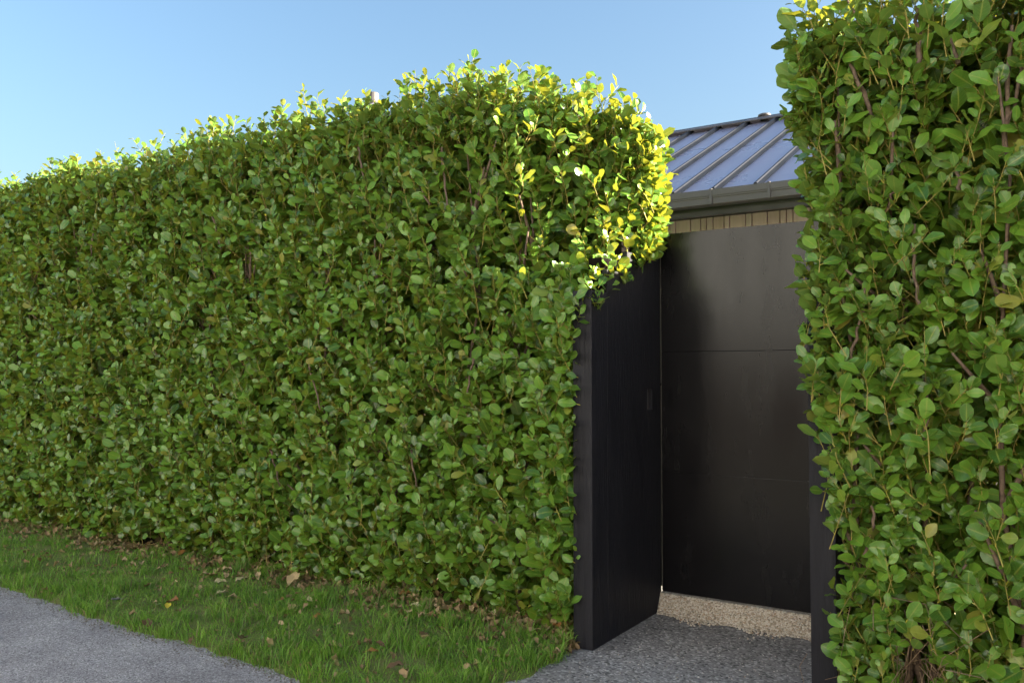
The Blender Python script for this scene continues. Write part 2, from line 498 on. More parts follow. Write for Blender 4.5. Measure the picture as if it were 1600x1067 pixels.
# roof: pans and standing seams
roof_bm = bmesh.new()
pitch = math.atan2(RZ - EZ, RY - EY)
def roof_pt(x, s, h=0.0):      # s metres up the slope from the eave
    return Vector((x, EY + s * math.cos(pitch) - h * math.sin(pitch), EZ + s * math.sin(pitch) + h * math.cos(pitch)))
SL = (RY - EY) / math.cos(pitch)
def quad_prism(bm, x0, x1, s0, s1, h0, h1):
    vs = [bm.verts.new(roof_pt(x_, s_, h_)) for h_ in (h0, h1) for s_ in (s0, s1) for x_ in (x0, x1)]
    for f in ((0, 1, 3, 2), (4, 6, 7, 5), (0, 4, 5, 1), (2, 3, 7, 6), (0, 2, 6, 4), (1, 5, 7, 3)):
        bm.faces.new([vs[k] for k in f])
def prism_obj(name, args, mat, parent, bev=0.003):
    bm = bmesh.new()
    quad_prism(bm, *args)
    bmesh.ops.recalc_face_normals(bm, faces=bm.faces[:])
    if bev: bmesh.ops.bevel(bm, geom=bm.edges[:], offset=bev, segments=1, affect='EDGES')
    return bm_obj(name, bm, mat, parent)
roof = prism_obj('roof', (HX0, HX1, 0.0, SL, -0.05, -0.006), M_FASCIA, house, 0)
back = bmesh.new()
vs = [back.verts.new(p) for p in ((HX0, RY, RZ - 0.03), (HX1, RY, RZ - 0.03), (HX1, 13.2, EZ), (HX0, 13.2, EZ), (HX0, 13.2, EZ - 0.06), (HX1, 13.2, EZ - 0.06), (HX1, RY, RZ - 0.09), (HX0, RY, RZ - 0.09))]
for f in ((0, 1, 2, 3), (3, 2, 5, 4), (4, 5, 6, 7)):
    back.faces.new([vs[k] for k in f])
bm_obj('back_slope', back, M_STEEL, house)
PIT = 0.3525
k0 = -2.777
ks = [k0 + PIT * i for i in range(-23, 16)]
for kx in ks:
    if HX0 + 0.05 < kx < HX1 - 0.4:
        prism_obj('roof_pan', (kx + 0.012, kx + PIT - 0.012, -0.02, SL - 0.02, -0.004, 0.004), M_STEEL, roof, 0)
        bm = bmesh.new()                # seam: a trapezoid rib
        pr = [(-0.030, 0.0045), (-0.014, 0.040), (-0.008, 0.046), (0.008, 0.046), (0.014, 0.040), (0.030, 0.0045)]
        lo = [bm.verts.new(roof_pt(kx + px, -0.02, h)) for px, h in pr]
        hi = [bm.verts.new(roof_pt(kx + px, SL - 0.03, h)) for px, h in pr]
        for i in range(5):
            bm.faces.new((lo[i], lo[i + 1], hi[i + 1], hi[i]))
        bm.faces.new(lo[::-1]); bm.faces.new(hi)
        bmesh.ops.recalc_face_normals(bm, faces=bm.faces[:])
        bm_obj('roof_seam', bm, M_SEAM, roof)
bm = bmesh.new()
for s, h in ((SL - 0.16, 0.05),):
    quad_prism(bm, HX0, HX1, s, SL + 0.02, 0.047, 0.058)
vs = [bm.verts.new((xx, yy, zz)) for xx in (HX0, HX1) for yy, zz in ((RY - 0.03, RZ + 0.052), (RY + 0.15, RZ - 0.02), (RY + 0.15, RZ - 0.05))]
bm.faces.new((vs[0], vs[3], vs[4], vs[1])); bm.faces.new((vs[1], vs[4], vs[5], vs[2]))
bmesh.ops.recalc_face_normals(bm, faces=bm.faces[:])
bm_obj('ridge_cap', bm, M_GUTTER, roof)

def lathe(name, prof, cx, cy, n, mat, parent, smooth=True):
    bm = bmesh.new()
    rings = [[bm.verts.new((cx + r * math.cos(2 * math.pi * i / n), cy + r * math.sin(2 * math.pi * i / n), z)) for i in range(n)] for r, z in prof]
    for A, B in zip(rings, rings[1:]):
        for i in range(n):
            bm.faces.new((A[i], A[(i + 1) % n], B[(i + 1) % n], B[i]))
    bm.faces.new(rings[0][::-1]); bm.faces.new(rings[-1])
    return bm_obj(name, bm, mat, parent, smooth=False)
# small cap vent on the ridge, and the flue whose cowl looks over the hedge
lathe('roof_vent', [(0.05, RZ + 0.0), (0.05, RZ + 0.07), (0.075, RZ + 0.074), (0.075, RZ + 0.09), (0.055, RZ + 0.10), (0.015, RZ + 0.103)], -2.96, 10.05, 20, M_GUTTER, roof)
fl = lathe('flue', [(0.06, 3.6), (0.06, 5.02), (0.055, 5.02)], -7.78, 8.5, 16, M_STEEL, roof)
lathe('flue_cowl', [(0.064, 5.00), (0.078, 5.03), (0.078, 5.135), (0.07, 5.15), (0.02, 5.158)], -7.78, 8.5, 18, M_GUTTER, house)

# gutter: extruded quad profile with a step, and joint brackets
prof = [(-0.125, 0.0), (-0.125, -0.052), (-0.119, -0.056), (-0.119, -0.066), (-0.112, -0.070), (-0.112, -0.118), (-0.10, -0.122), (0.0, -0.122), (0.0, -0.118), (-0.098, -0.118), (-0.106, -0.114), (-0.106, -0.068), (-0.114, -0.058), (-0.119, -0.004), (-0.112, -0.004), (-0.112, 0.0)]
bm = bmesh.new()
A = [bm.verts.new((HX0, 6.828 + y, 2.892 + z)) for y, z in prof]
B = [bm.verts.new((HX1, 6.828 + y, 2.892 + z)) for y, z in prof]
for i in range(len(prof)):
    j = (i + 1) % len(prof)
    bm.faces.new((A[i], A[j], B[j], B[i]))
bm.faces.new(A[::-1]); bm.faces.new(B)
bmesh.ops.recalc_face_normals(bm, faces=bm.faces[:])
gutter = bm_obj('gutter', bm, M_GUTTER, house)
for i in range(-14, 11):
    bx_ = -2.422 + i * 0.476 - 0.0
    if HX0 + 0.1 < bx_ < HX1 - 0.1:
        bm = bmesh.new()
        box_into(bm, bx_ - 0.011, bx_ + 0.011, 6.828 - 0.131, 6.828 - 0.100, 2.892 - 0.124, 2.892 + 0.006, 0.002)
        box_into(bm, bx_ - 0.011, bx_ + 0.011, 6.828 - 0.0995, 6.828, 2.892 + 0.002, 2.892 + 0.006, 0.0)
        bm_obj('bracket', bm, M_GUTTER, gutter)

# ------------------------------------------------------------------ across the street (unseen, sized and whitened for bounce light; glows in the satin gate)
M_RENDER = simple('pale_bounce_render', (0.75, 0.78, 0.81), 0.8, 0.2, noise=3.0, c2=(0.70, 0.73, 0.76), bump=(60.0, 0.3, 0.003))  # bluish white, offsets the warm sun in the bounced light
M_SHADE_BAND = simple('shade_band_dark', (0.075, 0.055, 0.045), 0.8, 0.2, noise=8.0)
M_GLASS = simple('dark_window_glass', (0.03, 0.035, 0.04), 0.08, 0.6)
M_FRAME = simple('white_frame', (0.75, 0.74, 0.72), 0.5, 0.4)
opp = tag(empty('house', (-7.0, -6.2, 0.0)), 'pale unseen house across the street, shaped to bounce light, showing only as a warm glow in the black gate', 'house')
facade = box('wall', -24.0, 12.0, -14.7, -5.7, -0.03, 7.4, M_RENDER, opp, 0)
for wx in (-21.0, -16.2, -11.5, -2.0, 3.0, 8.0):
    for wz in (2.2, 4.9):
        fr = box('window', wx, wx + 1.5, -5.72, -5.66, wz, wz + 1.25, M_FRAME, opp, 0.01)
        for i in range(2):
            box('pane', wx + 0.06 + i * 0.70, wx + 0.74 + i * 0.70, -5.665, -5.653, wz + 0.07, wz + 1.18, M_GLASS, fr, 0)
dr = box('door', -7.2, -6.2, -5.72, -5.6, 0.0, 2.1, M_FASCIA, opp, 0.01)
bm = bmesh.new()
vs = [bm.verts.new(p) for p in ((-24.5, -5.2, 7.3), (12.5, -5.2, 7.3), (12.5, -10.2, 10.0), (-24.5, -10.2, 10.0), (12.5, -15.2, 7.3), (-24.5, -15.2, 7.3))]
for f in ((0, 1, 2, 3), (3, 2, 4, 5), (1, 4, 2), (0, 3, 5), (0, 5, 4, 1)):
    bm.faces.new([vs[k] for k in f])
bmesh.ops.recalc_face_normals(bm, faces=bm.faces[:])
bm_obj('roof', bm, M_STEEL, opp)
box('shade_band', -24.05, 12.05, -5.698, -5.63, -0.03, 1.95, M_SHADE_BAND, opp, 0)  # unseen dark band, added for shade low in the gate's reflection
sheet('far_footpath', [(-60, -6.5), (40, -6.5), (40, -4.6), (-60, -4.6)], -0.012, M_CONC)

# ------------------------------------------------------------------ gateway: two stepped side walls, sill and gate
def side_wall(name, xi, xo, label):
    """xi: face towards the opening, xo: face towards the hedge."""
    s = 1 if xi > xo else -1
    root = tag(empty(name, ((xi + xo) / 2, 4.2, 0)), label, 'gate wall')
    lo, hi = min(xi, xo), max(xi, xo)
    box('post', lo, hi, 3.826, 4.002, 0.0, 1.812, M_TIMBER, root, 0.004)
    ys = [4.0022, 4.247, 4.486, 4.505, 4.575, 4.6922 if xi > xo else 4.6925]
    zs = [0.0, 1.180, 1.302, 1.934, 2.058, 2.190]
    top = [1.934, 2.058, 2.190, 2.190, 2.190]
    hole = lambda i, j: i == 3 and j == 1
    a0, a1 = (xi - 0.030, xi) if s > 0 else (xi, xi + 0.030)
    pan = cells_solid('lining_board', a0, a1, ys, zs, lambda i, j: zs[j + 1] <= top[i] + 1e-6 and not (hole(i, j) and s > 0), M_TIMBER, root)
    bev = pan.modifiers.new('soft_edge', 'BEVEL'); bev.width = 0.003; bev.segments = 2; bev.limit_method = 'ANGLE'
    b0, b1 = (xo, xi - 0.033) if s > 0 else (xi + 0.033, xo)
    zb = [0.0, 2.000, 2.112, 2.176]
    yb = [4.0022, 4.247, 4.486, 4.6915 if xi > xo else 4.6925]
    cells_solid('backing_board', b0, b1, yb, zb, lambda i, j: j <= [0, 1, 2][i], M_BACKING, root)
    box('cap_block', b0, b1, 3.905, 4.000, 1.815, 1.880, M_BACKING, root, 0.004)
    if s > 0:
        box('finger_pull', a0 + 0.0005, a0 + 0.006, 4.508, 4.572, 1.183, 1.299, M_GUTTER, root, 0.001)
    return root
side_wall('gate_wall', -2.013, -2.122, 'black timber side wall with stepped top and recessed pull, left of the gate')
side_wall('gate_wall', -0.950, -0.841, 'black timber side wall mostly hidden by leaves, right of the gate')

gate = tag(empty('gate', (-2.0, 4.72, 0)), 'tall black satin gate of three stacked panels between timber walls', 'gate')
GX0, GX1 = -2.006, -0.930
zj = [0.116, 0.812, 1.514, 2.210]
box('gate_frame', GX0 - 0.03, GX1 - 0.004, 4.708, 4.745, 0.14, 2.19, M_FASCIA, gate, 0.002)
for i in range(3):
    box('panel', GX0, GX1, 4.694, 4.706, zj[i] + (0.0006 if i else 0), zj[i + 1] - (0.0006 if i < 2 else 0), M_GATE, gate, 0.0015)
box('gap_light_strip', GX0 - 0.0034, GX0 - 0.0012, 4.6935, 4.7065, 0.122, 2.206, M_GAP_LIGHT, gate, 0.0008)  # pale strip standing in for daylight through the gap beside the gate
box('latch_bolt', GX0 - 0.009, GX0 - 0.0005, 4.6885, 4.6925, 1.315, 1.330, M_GATE, gate, 0.0005)

sill = tag(empty('gate_sill', (-1.48, 4.65, 0)), 'tan pebble concrete sill under the black gate', 'sill')
bm = bmesh.new()
vs = [bm.verts.new(p) for p in ((-2.011, 4.615, 0.0), (-0.952, 4.615, 0.0), (-0.952, 4.668, 0.112), (-2.011, 4.668, 0.112), (-2.011, 4.76, 0.1185), (-0.952, 4.76, 0.1185), (-2.011, 4.76, 0.0), (-0.952, 4.76, 0.0))]
for f in ((0, 1, 2, 3), (3, 2, 5, 4), (4, 5, 7, 6), (0, 3, 4, 6), (1, 7, 5, 2), (0, 6, 7, 1)):
    bm.faces.new([vs[k] for k in f])
bmesh.ops.recalc_face_normals(bm, faces=bm.faces[:])
bm_obj('sill_body', bm, M_SILL, sill)
ICO = bmesh.new(); bmesh.ops.create_icosphere(ICO, subdivisions=1, radius=1.0)
IV = np.array([v.co[:] for v in ICO.verts]); IF = np.array([[v.index for v in f.verts] for f in ICO.faces]); ICO.free()
def pebbles(pos, size, flat=0.65):
    n = len(pos)
    sc = size[:, None] * rng.uniform(0.6, 1.25, (n, 3)); sc[:, 2] *= flat
    th = rng.uniform(0, 6.28, n); c, s = np.cos(th), np.sin(th)
    L = IV[None] * sc[:, None] * rng.uniform(0.85, 1.15, (n, len(IV), 1))
    W = np.stack([L[..., 0] * c[:, None] - L[..., 1] * s[:, None], L[..., 0] * s[:, None] + L[..., 1] * c[:, None], L[..., 2]], -1) + pos[:, None]
    return W.reshape(-1, 3), (IF[None] + (np.arange(n) * len(IV))[:, None, None]).reshape(-1, 3)
n = 5200
t = rng.uniform(0, 1, n) ** 0.9
px = rng.uniform(-2.005, -0.957, n)
pos = np.stack([px, 4.613 + 0.052 * t, 0.110 * t], -1)
m_ = (pos[:, 2] > 0.0)
foot = int(n * 0.13)
pos[:foot, 1] = 4.613 - np.abs(rng.normal(0, 0.03, foot)) * (1 + 0.8 * np.sin(px[:foot] * 17)); pos[:foot, 2] = 0.008
V, F = pebbles(pos, rng.uniform(0.004, 0.0085, n), 0.8)
tag(link('pebble', tri_mesh('pebble', V, F), M_PEBBLE, sill), kind='stuff')
# loose chips on the entry and path edge
n = 420
pos = np.stack([rng.uniform(-2.0, -0.96, n), rng.uniform(2.75, 4.6, n), np.full(n, 0.006)], -1)
V, F = pebbles(pos, rng.uniform(0.0015, 0.0042, n))
tag(link('stone_chips', tri_mesh('stone_chips', V, F), M_PEBBLE), 'pale stone chips scattered over the grey entry path', 'stone chips', kind='stuff')

# ------------------------------------------------------------------ leaves
def leaf_variant(r, crumple=0.0, low=False):
    ts = np.array([0.0, 0.07, 0.24, 0.46, 0.68, 0.87, 0.965])
    if low: ts = np.array([0.0, 0.30, 0.75])
    peak = r.uniform(0.5, 0.62)
    wid = r.uniform(0.265, 0.355)
    wv = np.array([0.05, 0.34, 0.74, 0.98, 0.97, 0.66, 0.33]) * wid
    if low: wv = np.array([0.15, 0.9, 0.95]) * wid
    fold = r.uniform(0.12, 0.46) + crumple * r.uniform(0.2, 0.9)
    curl = r.uniform(-0.12, 0.5) + crumple * r.uniform(-0.8, 0.8)
    twist = r.uniform(-0.25, 0.25) * (1 + crumple)
    ph = r.uniform(0, 6.28)
    V, UV = [], []
    for t, w in zip(ts, wv):
        for sgn in (-1, 0, 1):
            xx = sgn * w * (1 + 0.06 * math.sin(9 * t + ph + sgn))
            zz = fold * abs(xx) * 0.9 + 0.035 * math.sin(11 * t + ph * (1 + 0.3 * sgn)) * abs(sgn) * (1 + 3 * crumple) - curl * t * t * 0.6 + twist * xx * t
            V.append((xx, t, zz)); UV.append((0.5 + 0.5 * sgn, max(t, 0.002)))
    V.append((0.0, 1.0, -curl * 0.6)); UV.append((0.5, 1.0))
    F = []
    for i in range(len(ts) - 1):
        for k in (0, 1):
            a = i * 3 + k; b = a + 1; c = a + 4; d = a + 3
            F += [(a, b, c), (a, c, d)]
    e = 3 * (len(ts) - 1)
    F += [(e, e + 1, e + 3), (e + 1, e + 2, e + 3)]
    if low: return np.array(V), np.array(F), np.array(UV)
    o = len(V)
    V += [(-0.022, -0.20, -0.05), (0.022, -0.20, -0.05)]; UV += [(0.4, -0.2), (0.6, -0.2)]
    V += [(-0.022, 0.03, 0.0), (0.022, 0.03, 0.0)]; UV += [(0.4, -0.01), (0.6, -0.01)]
    F += [(o, o + 1, o + 3), (o, o + 3, o + 2)]
    return np.array(V), np.array(F), np.array(UV)
rv = random.Random(11)
VARS = [leaf_variant(rv) for _ in range(10)]
LOW = [leaf_variant(rv, low=True) for _ in range(10)]
DRY = [leaf_variant(rv, 1.0) for _ in range(8)]

def joined(name, pos, R, sc, var, variants):
    """All leaves in one mesh."""
    Vs, Fs, Us, off = [], [], [], 0
    for k, (v, f, u) in enumerate(variants):
        i = np.nonzero(var == k)[0]
        if not len(i): continue
        W = np.einsum('nij,vj->nvi', R[i], v) * sc[i, None, None] + pos[i, None]
        Vs.append(W.reshape(-1, 3))
        Fs.append((f[None] + (np.arange(len(i)) * len(v))[:, None, None]).reshape(-1, 3) + off)
        Us.append(np.tile(u, (len(i), 1)))
        off += len(i) * len(v)
    return tri_mesh(name, np.concatenate(Vs), np.concatenate(Fs), np.concatenate(Us))

def frames(y, z):
    y = norm(y); z = norm(z - (z * y).sum(-1, keepdims=True) * y); x = np.cross(y, z)
    return np.stack([x, y, z], -1)

# camera model for choosing the leaves that show largest
SURVEY = np.array([0.0, 0.0, 1.4])      # the point the site was measured from
SY, ST = math.radians(33.1), math.radians(2.0)
FW = np.array([-math.sin(SY) * math.cos(ST), math.cos(SY) * math.cos(ST), math.sin(ST)])
RT = np.array([math.cos(SY), math.sin(SY), 0.0]); UP = np.cross(RT, FW)
def project(p):
    q = p - SURVEY; z = q @ FW
    zz = np.maximum(z, 0.01)
    return 512 + 850.5 * (q @ RT) / zz, 341 - 850.5 * (q @ UP) / zz, z

def rounded_box_points(n, lo, hi, r, weights):
    """n random points on a rounded box with their normals; weights for faces -x,+x,-y,+y,+z per square metre."""
    lo, hi = np.array(lo), np.array(hi); s = hi - lo
    area = np.array([s[1] * s[2], s[1] * s[2], s[0] * s[2], s[0] * s[2], s[0] * s[1]]) * np.array(weights)
    f = rng.choice(5, n, p=area / area.sum())
    p = lo + rng.uniform(0, 1, (n, 3)) * s
    for k, (ax, val) in enumerate(((0, lo[0]), (0, hi[0]), (1, lo[1]), (1, hi[1]), (2, hi[2]))):
        p[f == k, ax] = val
    ilo, ihi = lo + r, hi - r
    ilo = ilo.copy(); ilo[2] = lo[2]
    q = np.clip(p, ilo, ihi)
    nrm = norm(p - q)
    return q + nrm * r, nrm, area.sum()

def grow(lo, hi, r, weights, dens, n_leaf, inset, size, warp, keep, shoot_len=(0.12, 0.26), upright=0.95):
    """Shoots over the shell of a clipped hedge, each carrying leaves in a spiral."""
    A = rounded_box_points(10, lo, hi, r, weights)[2]
    n = int(A * dens)
    p, nr, _ = rounded_box_points(n, lo, hi, r, weights)
    p = warp(p, nr)
    lump = wob(p[:, 0] * 1.5 + p[:, 1] * 1.1, p[:, 2] * 1.4)
    ins = rng.uniform(inset[0], inset[1], n)
    tip = p - nr * (ins - 0.035 * lump)[:, None]
    top = np.clip(nr[:, 2:3], 0, 1)
    D = norm(nr * 0.6 + np.array([[0, 0, upright]]) + rng.normal(0, 0.33, (n, 3)) + np.array([[0, 0, 0.6]]) * top)
    L = rng.uniform(shoot_len[0], shoot_len[1], n)
    L = L * (1 + 0.35 * top[:, 0])
    tip = tip + D * (top * np.maximum(rng.normal(0.015, 0.07, (n, 1)), -0.03))
    k = keep(tip, nr)
    tip, nr, D, L, ins = tip[k], nr[k], D[k], L[k], ins[k]
    n = len(tip)
    base = tip - D * L[:, None]
    bow = np.cross(D, rng.normal(0, 1, (n, 3))) * (0.06 * L)[:, None]
    mid = (base + tip) / 2 + bow
    ref = norm(np.cross(D, np.array([[0.3, 0.2, 0.93]]) + rng.normal(0, 0.1, (n, 3))))
    ref2 = np.cross(D, ref)
    ph = rng.uniform(0, 6.28, n)
    LP, LR, LS = [], [], []
    for j in range(n_leaf):
        t = 0.22 + 0.78 * (j + rng.uniform(0, 0.5, n)) / n_leaf
        t = np.minimum(t, 1.0)
        pp = ((1 - t) ** 2)[:, None] * base + (2 * t * (1 - t))[:, None] * mid + (t ** 2)[:, None] * tip
        an = ph + j * 2.4 + rng.normal(0, 0.25, n)
        rad = ref * np.cos(an)[:, None] + ref2 * np.sin(an)[:, None]
        lift = 0.35 + 0.55 * t
        dirn = norm(D * lift[:, None] * 1.05 + rad * 0.85 + nr * 0.12 + rng.normal(0, 0.16, (n, 3)))
        nz = D * 0.40 + nr * 0.80 + np.array([[0, 0, 0.42]]) - rad * 0.12 + rng.normal(0, 0.40, (n, 3))
        s = rng.uniform(size[0], size[1], n) * (1.0 - 0.38 * np.clip(t - 0.7, 0, 1) / 0.3) * rng.choice([0.62, 0.85, 1.0, 1.0, 1.25], n)
        LP.append(pp + dirn * (0.18 * s)[:, None]); LR.append(frames(dirn, nz)); LS.append(s)
    return np.concatenate(LP), np.concatenate(LR), np.concatenate(LS), (base, mid, tip)

def build_hedge(root, pos, R, sc, shoots, keep_leaf, n_outer, n_single=300):
    outer = np.arange(len(pos)) < n_outer
    k = keep_leaf(pos + R[:, :, 1] * (sc * 0.5)[:, None], pos + R[:, :, 1] * sc[:, None])
    pos, R, sc, outer = pos[k], R[k], sc[k], outer[k]
    outer |= rng.uniform(0, 1, len(pos)) < 0.12
    outer &= (pos[:, 1] < 4.42) & (pos[:, 0] < 0.22) & (pos[:, 0] > -5.7)
    var = rng.integers(0, len(VARS), len(pos))
    # which leaves can be seen, and of those the largest in the picture
    ctr = pos + R[:, :, 1] * (sc * 0.5)[:, None]
    u, v, z = project(ctr)
    inside = (u > 4) & (u < 1020) & (v > 4) & (v < 678) & (z > 0.2)
    cell = 9
    cx_, cy_ = (u // cell).astype(int), (v // cell).astype(int)
    key = np.where(inside, cy_ * 2000 + cx_, -1)
    order = np.lexsort((z, key))
    first = np.ones(len(order), bool); first[1:] = key[order][1:] != key[order][:-1]
    vis = np.zeros(len(pos), bool); vis[order[first]] = True
    vis &= inside & outer
    view = norm(ctr - SURVEY)
    face = np.abs((R[:, :, 2] * view).sum(-1))
    score = np.where(vis, sc ** 2 * (0.1 + face) / np.maximum(z, 0.1) ** 2, -1)
    best = np.argsort(-score)[:n_single]
    single = np.zeros(len(pos), bool); single[best] = True
    mes = {}
    for i in best:
        kx = int(var[i])
        if kx not in mes:
            vv, ff, uu = VARS[kx]
            mes[kx] = tri_mesh('leaf', vv, ff, uu); mes[kx].materials.append(M_LEAF)
        o = bpy.data.objects.new('leaf', mes[kx])
        COL.objects.link(o)
        o.parent = root
        M3 = Matrix([list(map(float, row)) for row in (R[i] * sc[i])])
        o.matrix_local = Matrix.Translation(Vector(pos[i].tolist()) - root.location) @ M3.to_4x4()
    for nm, sel, vs_ in (('foliage', outer & ~single, VARS), ('inner_foliage', ~outer & ~single, LOW)):
        tag(link(nm, joined(nm, pos[sel], R[sel], sc[sel], var[sel], vs_), M_LEAF, root), kind='stuff')
    base, mid, tip = shoots
    kk = keep_leaf(base, mid) & keep_leaf(mid, tip) & keep_leaf(tip, tip + (tip - mid) * 0.6)
    P = np.stack([base, mid, tip], 1)[kk]
    Rr = np.tile(np.array([[0.0028, 0.0021, 0.0010]]), (len(P), 1))
    V, F = tubes(P, Rr, 3)
    tag(link('shoot', tri_mesh('shoot', V, F), M_SHOOT, root), kind='stuff')
    return len(pos)

def branch(root, pts, r0, r1, rr):
    pts = np.array(pts, float)
    K = 9
    t = np.linspace(0, 1, K); tt = np.linspace(0, 1, len(pts))
    P = np.stack([np.interp(t, tt, pts[:, i]) for i in range(3)], -1)
    P[1:-1] += rr.normal(0, 0.0035, (K - 2, 3))
    V, F = tubes(P[None], np.linspace(r0, r1, K)[None] * rr.uniform(0.88, 1.12, (1, K)), 7)
    return link('branch', tri_mesh('branch', V, F), M_BARK, root)

def atY(u, v, Yp):      # a point of the hedge face given where it shows in the 1600 px photograph
    d = FW + RT * (u - 800) / 1330.0 - UP * (v - 533.5) / 1330.0
    return SURVEY + d * Yp / d[1]

# ---- left hedge
HL = tag(empty('hedge', (-5.5, 4.3, 0.0)), 'long clipped broadleaf hedge standing along the grass verge, its near end top sunlit yellow', 'hedge')
def front_l(x): return 3.90 + 0.02 * np.sin(x * 1.7)
prof_x = np.array([-12, -8.0, -6.2, -4.7, -3.75, -3.55, -3.3, -2.85, -2.5, -2.3, -2.0])
prof_h = np.array([0.20, 0.20, 0.19, 0.20, 0.19, 0.12, 0.17, 0.18, 0.19, 0.15, 0.06])
def warp_l(p, nr):
    p = p.copy()
    p[:, 2] += np.interp(p[:, 0], prof_x, prof_h) * np.clip((p[:, 2] - 2.0), 0, 1)
    t = np.clip((p[:, 0] + 3.05) / 1.05, 0, 1) * np.clip((p[:, 2] - 1.7) / 0.4, 0, 1)
    p[:, 1] += 0.46 * t ** 2 * np.clip((4.6 - p[:, 1]) / 0.7, 0, 1)
    nr[:] = norm(nr + np.stack([0.85 * t * (nr[:, 1] < 0.2), 0 * t, 0 * t], -1))
    p[:, 2] -= 0.24 * np.clip((p[:, 1] - 3.95) / 0.8, 0, 1) * np.clip((p[:, 0] + 3.0) / 0.8, 0, 1) * np.clip(p[:, 2] - 2.0, 0, 1)
    low = np.clip((0.45 - p[:, 2]) / 0.45, 0, 1)
    p[:, 1] += 0.22 * low ** 1.5 * (nr[:, 1] < -0.3)
    p[:, 1] -= 0.15 * np.clip((p[:, 0] + 2.5) / 0.3, 0, 1) * np.clip((2.3 - p[:, 2]) / 0.4, 0, 1) * (nr[:, 1] < -0.3)
    return p
def keep_shoot_l(t, nr):
    return t[:, 2] > 0.10 + 0.05 * np.sin(t[:, 0] * 5.0)
def keep_leaf_l(c, tip):
    stepline = 1.72 + (np.clip(c[:, 1], 3.75, 4.7) - 3.83) * 0.50 + 0.03 * np.sin(c[:, 1] * 40)
    near = (c[:, 0] > -2.135) | (tip[:, 0] > -2.12)
    ok = ~near | ((c[:, 2] > stepline) & (tip[:, 2] > stepline - 0.05))
    xlim = np.interp(c[:, 2], [0.0, 0.2, 0.45, 0.7, 1.3, 1.55, 1.75, 1.9], [-2.12, -2.10, -2.075, -2.115, -2.095, -2.06, -2.02, -1.99])
    infront = (c[:, 1] < 3.82) & (tip[:, 1] < 3.83) & (c[:, 0] < xlim) & (tip[:, 0] < xlim + 0.02)
    infront |= (c[:, 0] < -2.135) & (tip[:, 0] < -2.125)
    return (ok | infront) & (tip[:, 2] > 0.02) & (c[:, 2] > 0.02)
LO, HI = (-10.0, 3.90, -0.25), (-1.955, 4.80, 2.99)
WT = (0.1, 2.2, 1.0, 0.75, 0.9)
g1 = grow(LO, HI, 0.24, WT, 172, 7, (-0.03, 0.10), (0.050, 0.083), warp_l, keep_shoot_l)
g2 = grow(LO, HI, 0.24, WT, 125, 6, (0.10, 0.36), (0.06, 0.10), warp_l, keep_shoot_l)
g3 = grow(LO, HI, 0.2, (0.1, 1.0, 1.0, 0.9, 0.5), 150, 5, (0.22, 0.42), (0.085, 0.13), warp_l, keep_shoot_l)
pos = np.concatenate([g1[0], g2[0], g3[0]]); R = np.concatenate([g1[1], g2[1], g3[1]]); sc = np.concatenate([g1[2], g2[2], g3[2]])
sh = [np.concatenate([a_, b_]) for a_, b_ in zip(g1[3], g2[3])]
nl = build_hedge(HL, pos, R, sc, sh, keep_leaf_l, len(g1[0]))
rb2 = np.random.default_rng(5)
for pts in ([(640, 262), (672, 320)], [(690, 230), (700, 330)], [(146, 350), (142, 400)], [(560, 230), (572, 300)], [(480, 560), (500, 640)],
            [(330, 330), (345, 390)], [(740, 560), (725, 640)], [(420, 700), (438, 760)], [(640, 690), (650, 760)]):
    branch(HL, [atY(u, v, 3.935) for u, v in pts], 0.008, 0.005, rb2)
# inner stems, too deep to pick apart singly
stems = []
for xx in np.arange(-10.0, -2.15, 0.16):
    b0 = np.array([xx + rb2.normal(0, 0.05), rb2.uniform(4.12, 4.6), 0.0])
    tp = b0 + np.array([rb2.normal(0, 0.25), rb2.uniform(-0.2, 0.15), rb2.uniform(2.2, 2.75)])
    tp[0] = min(tp[0], -2.16)
    q = np.linspace(0, 1, 7)[:, None]
    P = b0 * (1 - q) + tp * q; P[1:-1] += rb2.normal(0, 0.03, (5, 3)); P[:, 0] = np.minimum(P[:, 0], -2.15); stems.append(P)
    for _ in range(4):
        s0 = P[rb2.integers(1, 6)]
        e0 = s0 + np.array([rb2.normal(0, 0.2), rb2.uniform(-0.35, -0.1), rb2.uniform(0.1, 0.45)])
        e0[0] = min(e0[0], -2.16); e0[1] = max(e0[1], 3.97)
        stems.append(s0 * (1 - q) + e0 * q)
stems = np.array(stems)
V, F = tubes(stems, np.linspace(0.014, 0.005, 7)[None].repeat(len(stems), 0), 5)
tag(link('stem', tri_mesh('stem', V, F), M_BARK, HL), kind='stuff')

# ---- right hedge
HR = tag(empty('hedge', (0.4, 4.2, 0.0)), 'tall broadleaf hedge at the right edge, overhanging the black gate and its wall', 'hedge')
edge_z = np.array([0.0, 0.28, 0.54, 0.81, 1.08, 1.35, 1.62, 1.90, 2.17, 2.46, 2.75, 3.05, 3.3])
edge_x = np.array([-0.86, -0.865, -0.885, -0.90, -0.92, -0.975, -0.965, -0.985, -0.972, -1.01, -1.06, -1.00, -0.90])
def warp_r(p, nr):
    p = p.copy()
    w = np.clip((-0.2 - p[:, 0]) / 0.7, 0, 1)
    p[:, 0] += (np.interp(p[:, 2], edge_z, edge_x) + 0.03 + 0.93) * w
    p[:, 1] += 0.32 * np.clip((p[:, 0] + 0.75) / 0.4, 0, 1) * np.clip((p[:, 1] - 3.66) / 0.79, 0, 1)
    p[:, 2] += 0.10 * np.sin(p[:, 0] * 3.0 + 0.5) * np.clip(p[:, 2] - 2.4, 0, 1)
    return p
def keep_shoot_r(t, nr):
    return t[:, 2] > 0.06
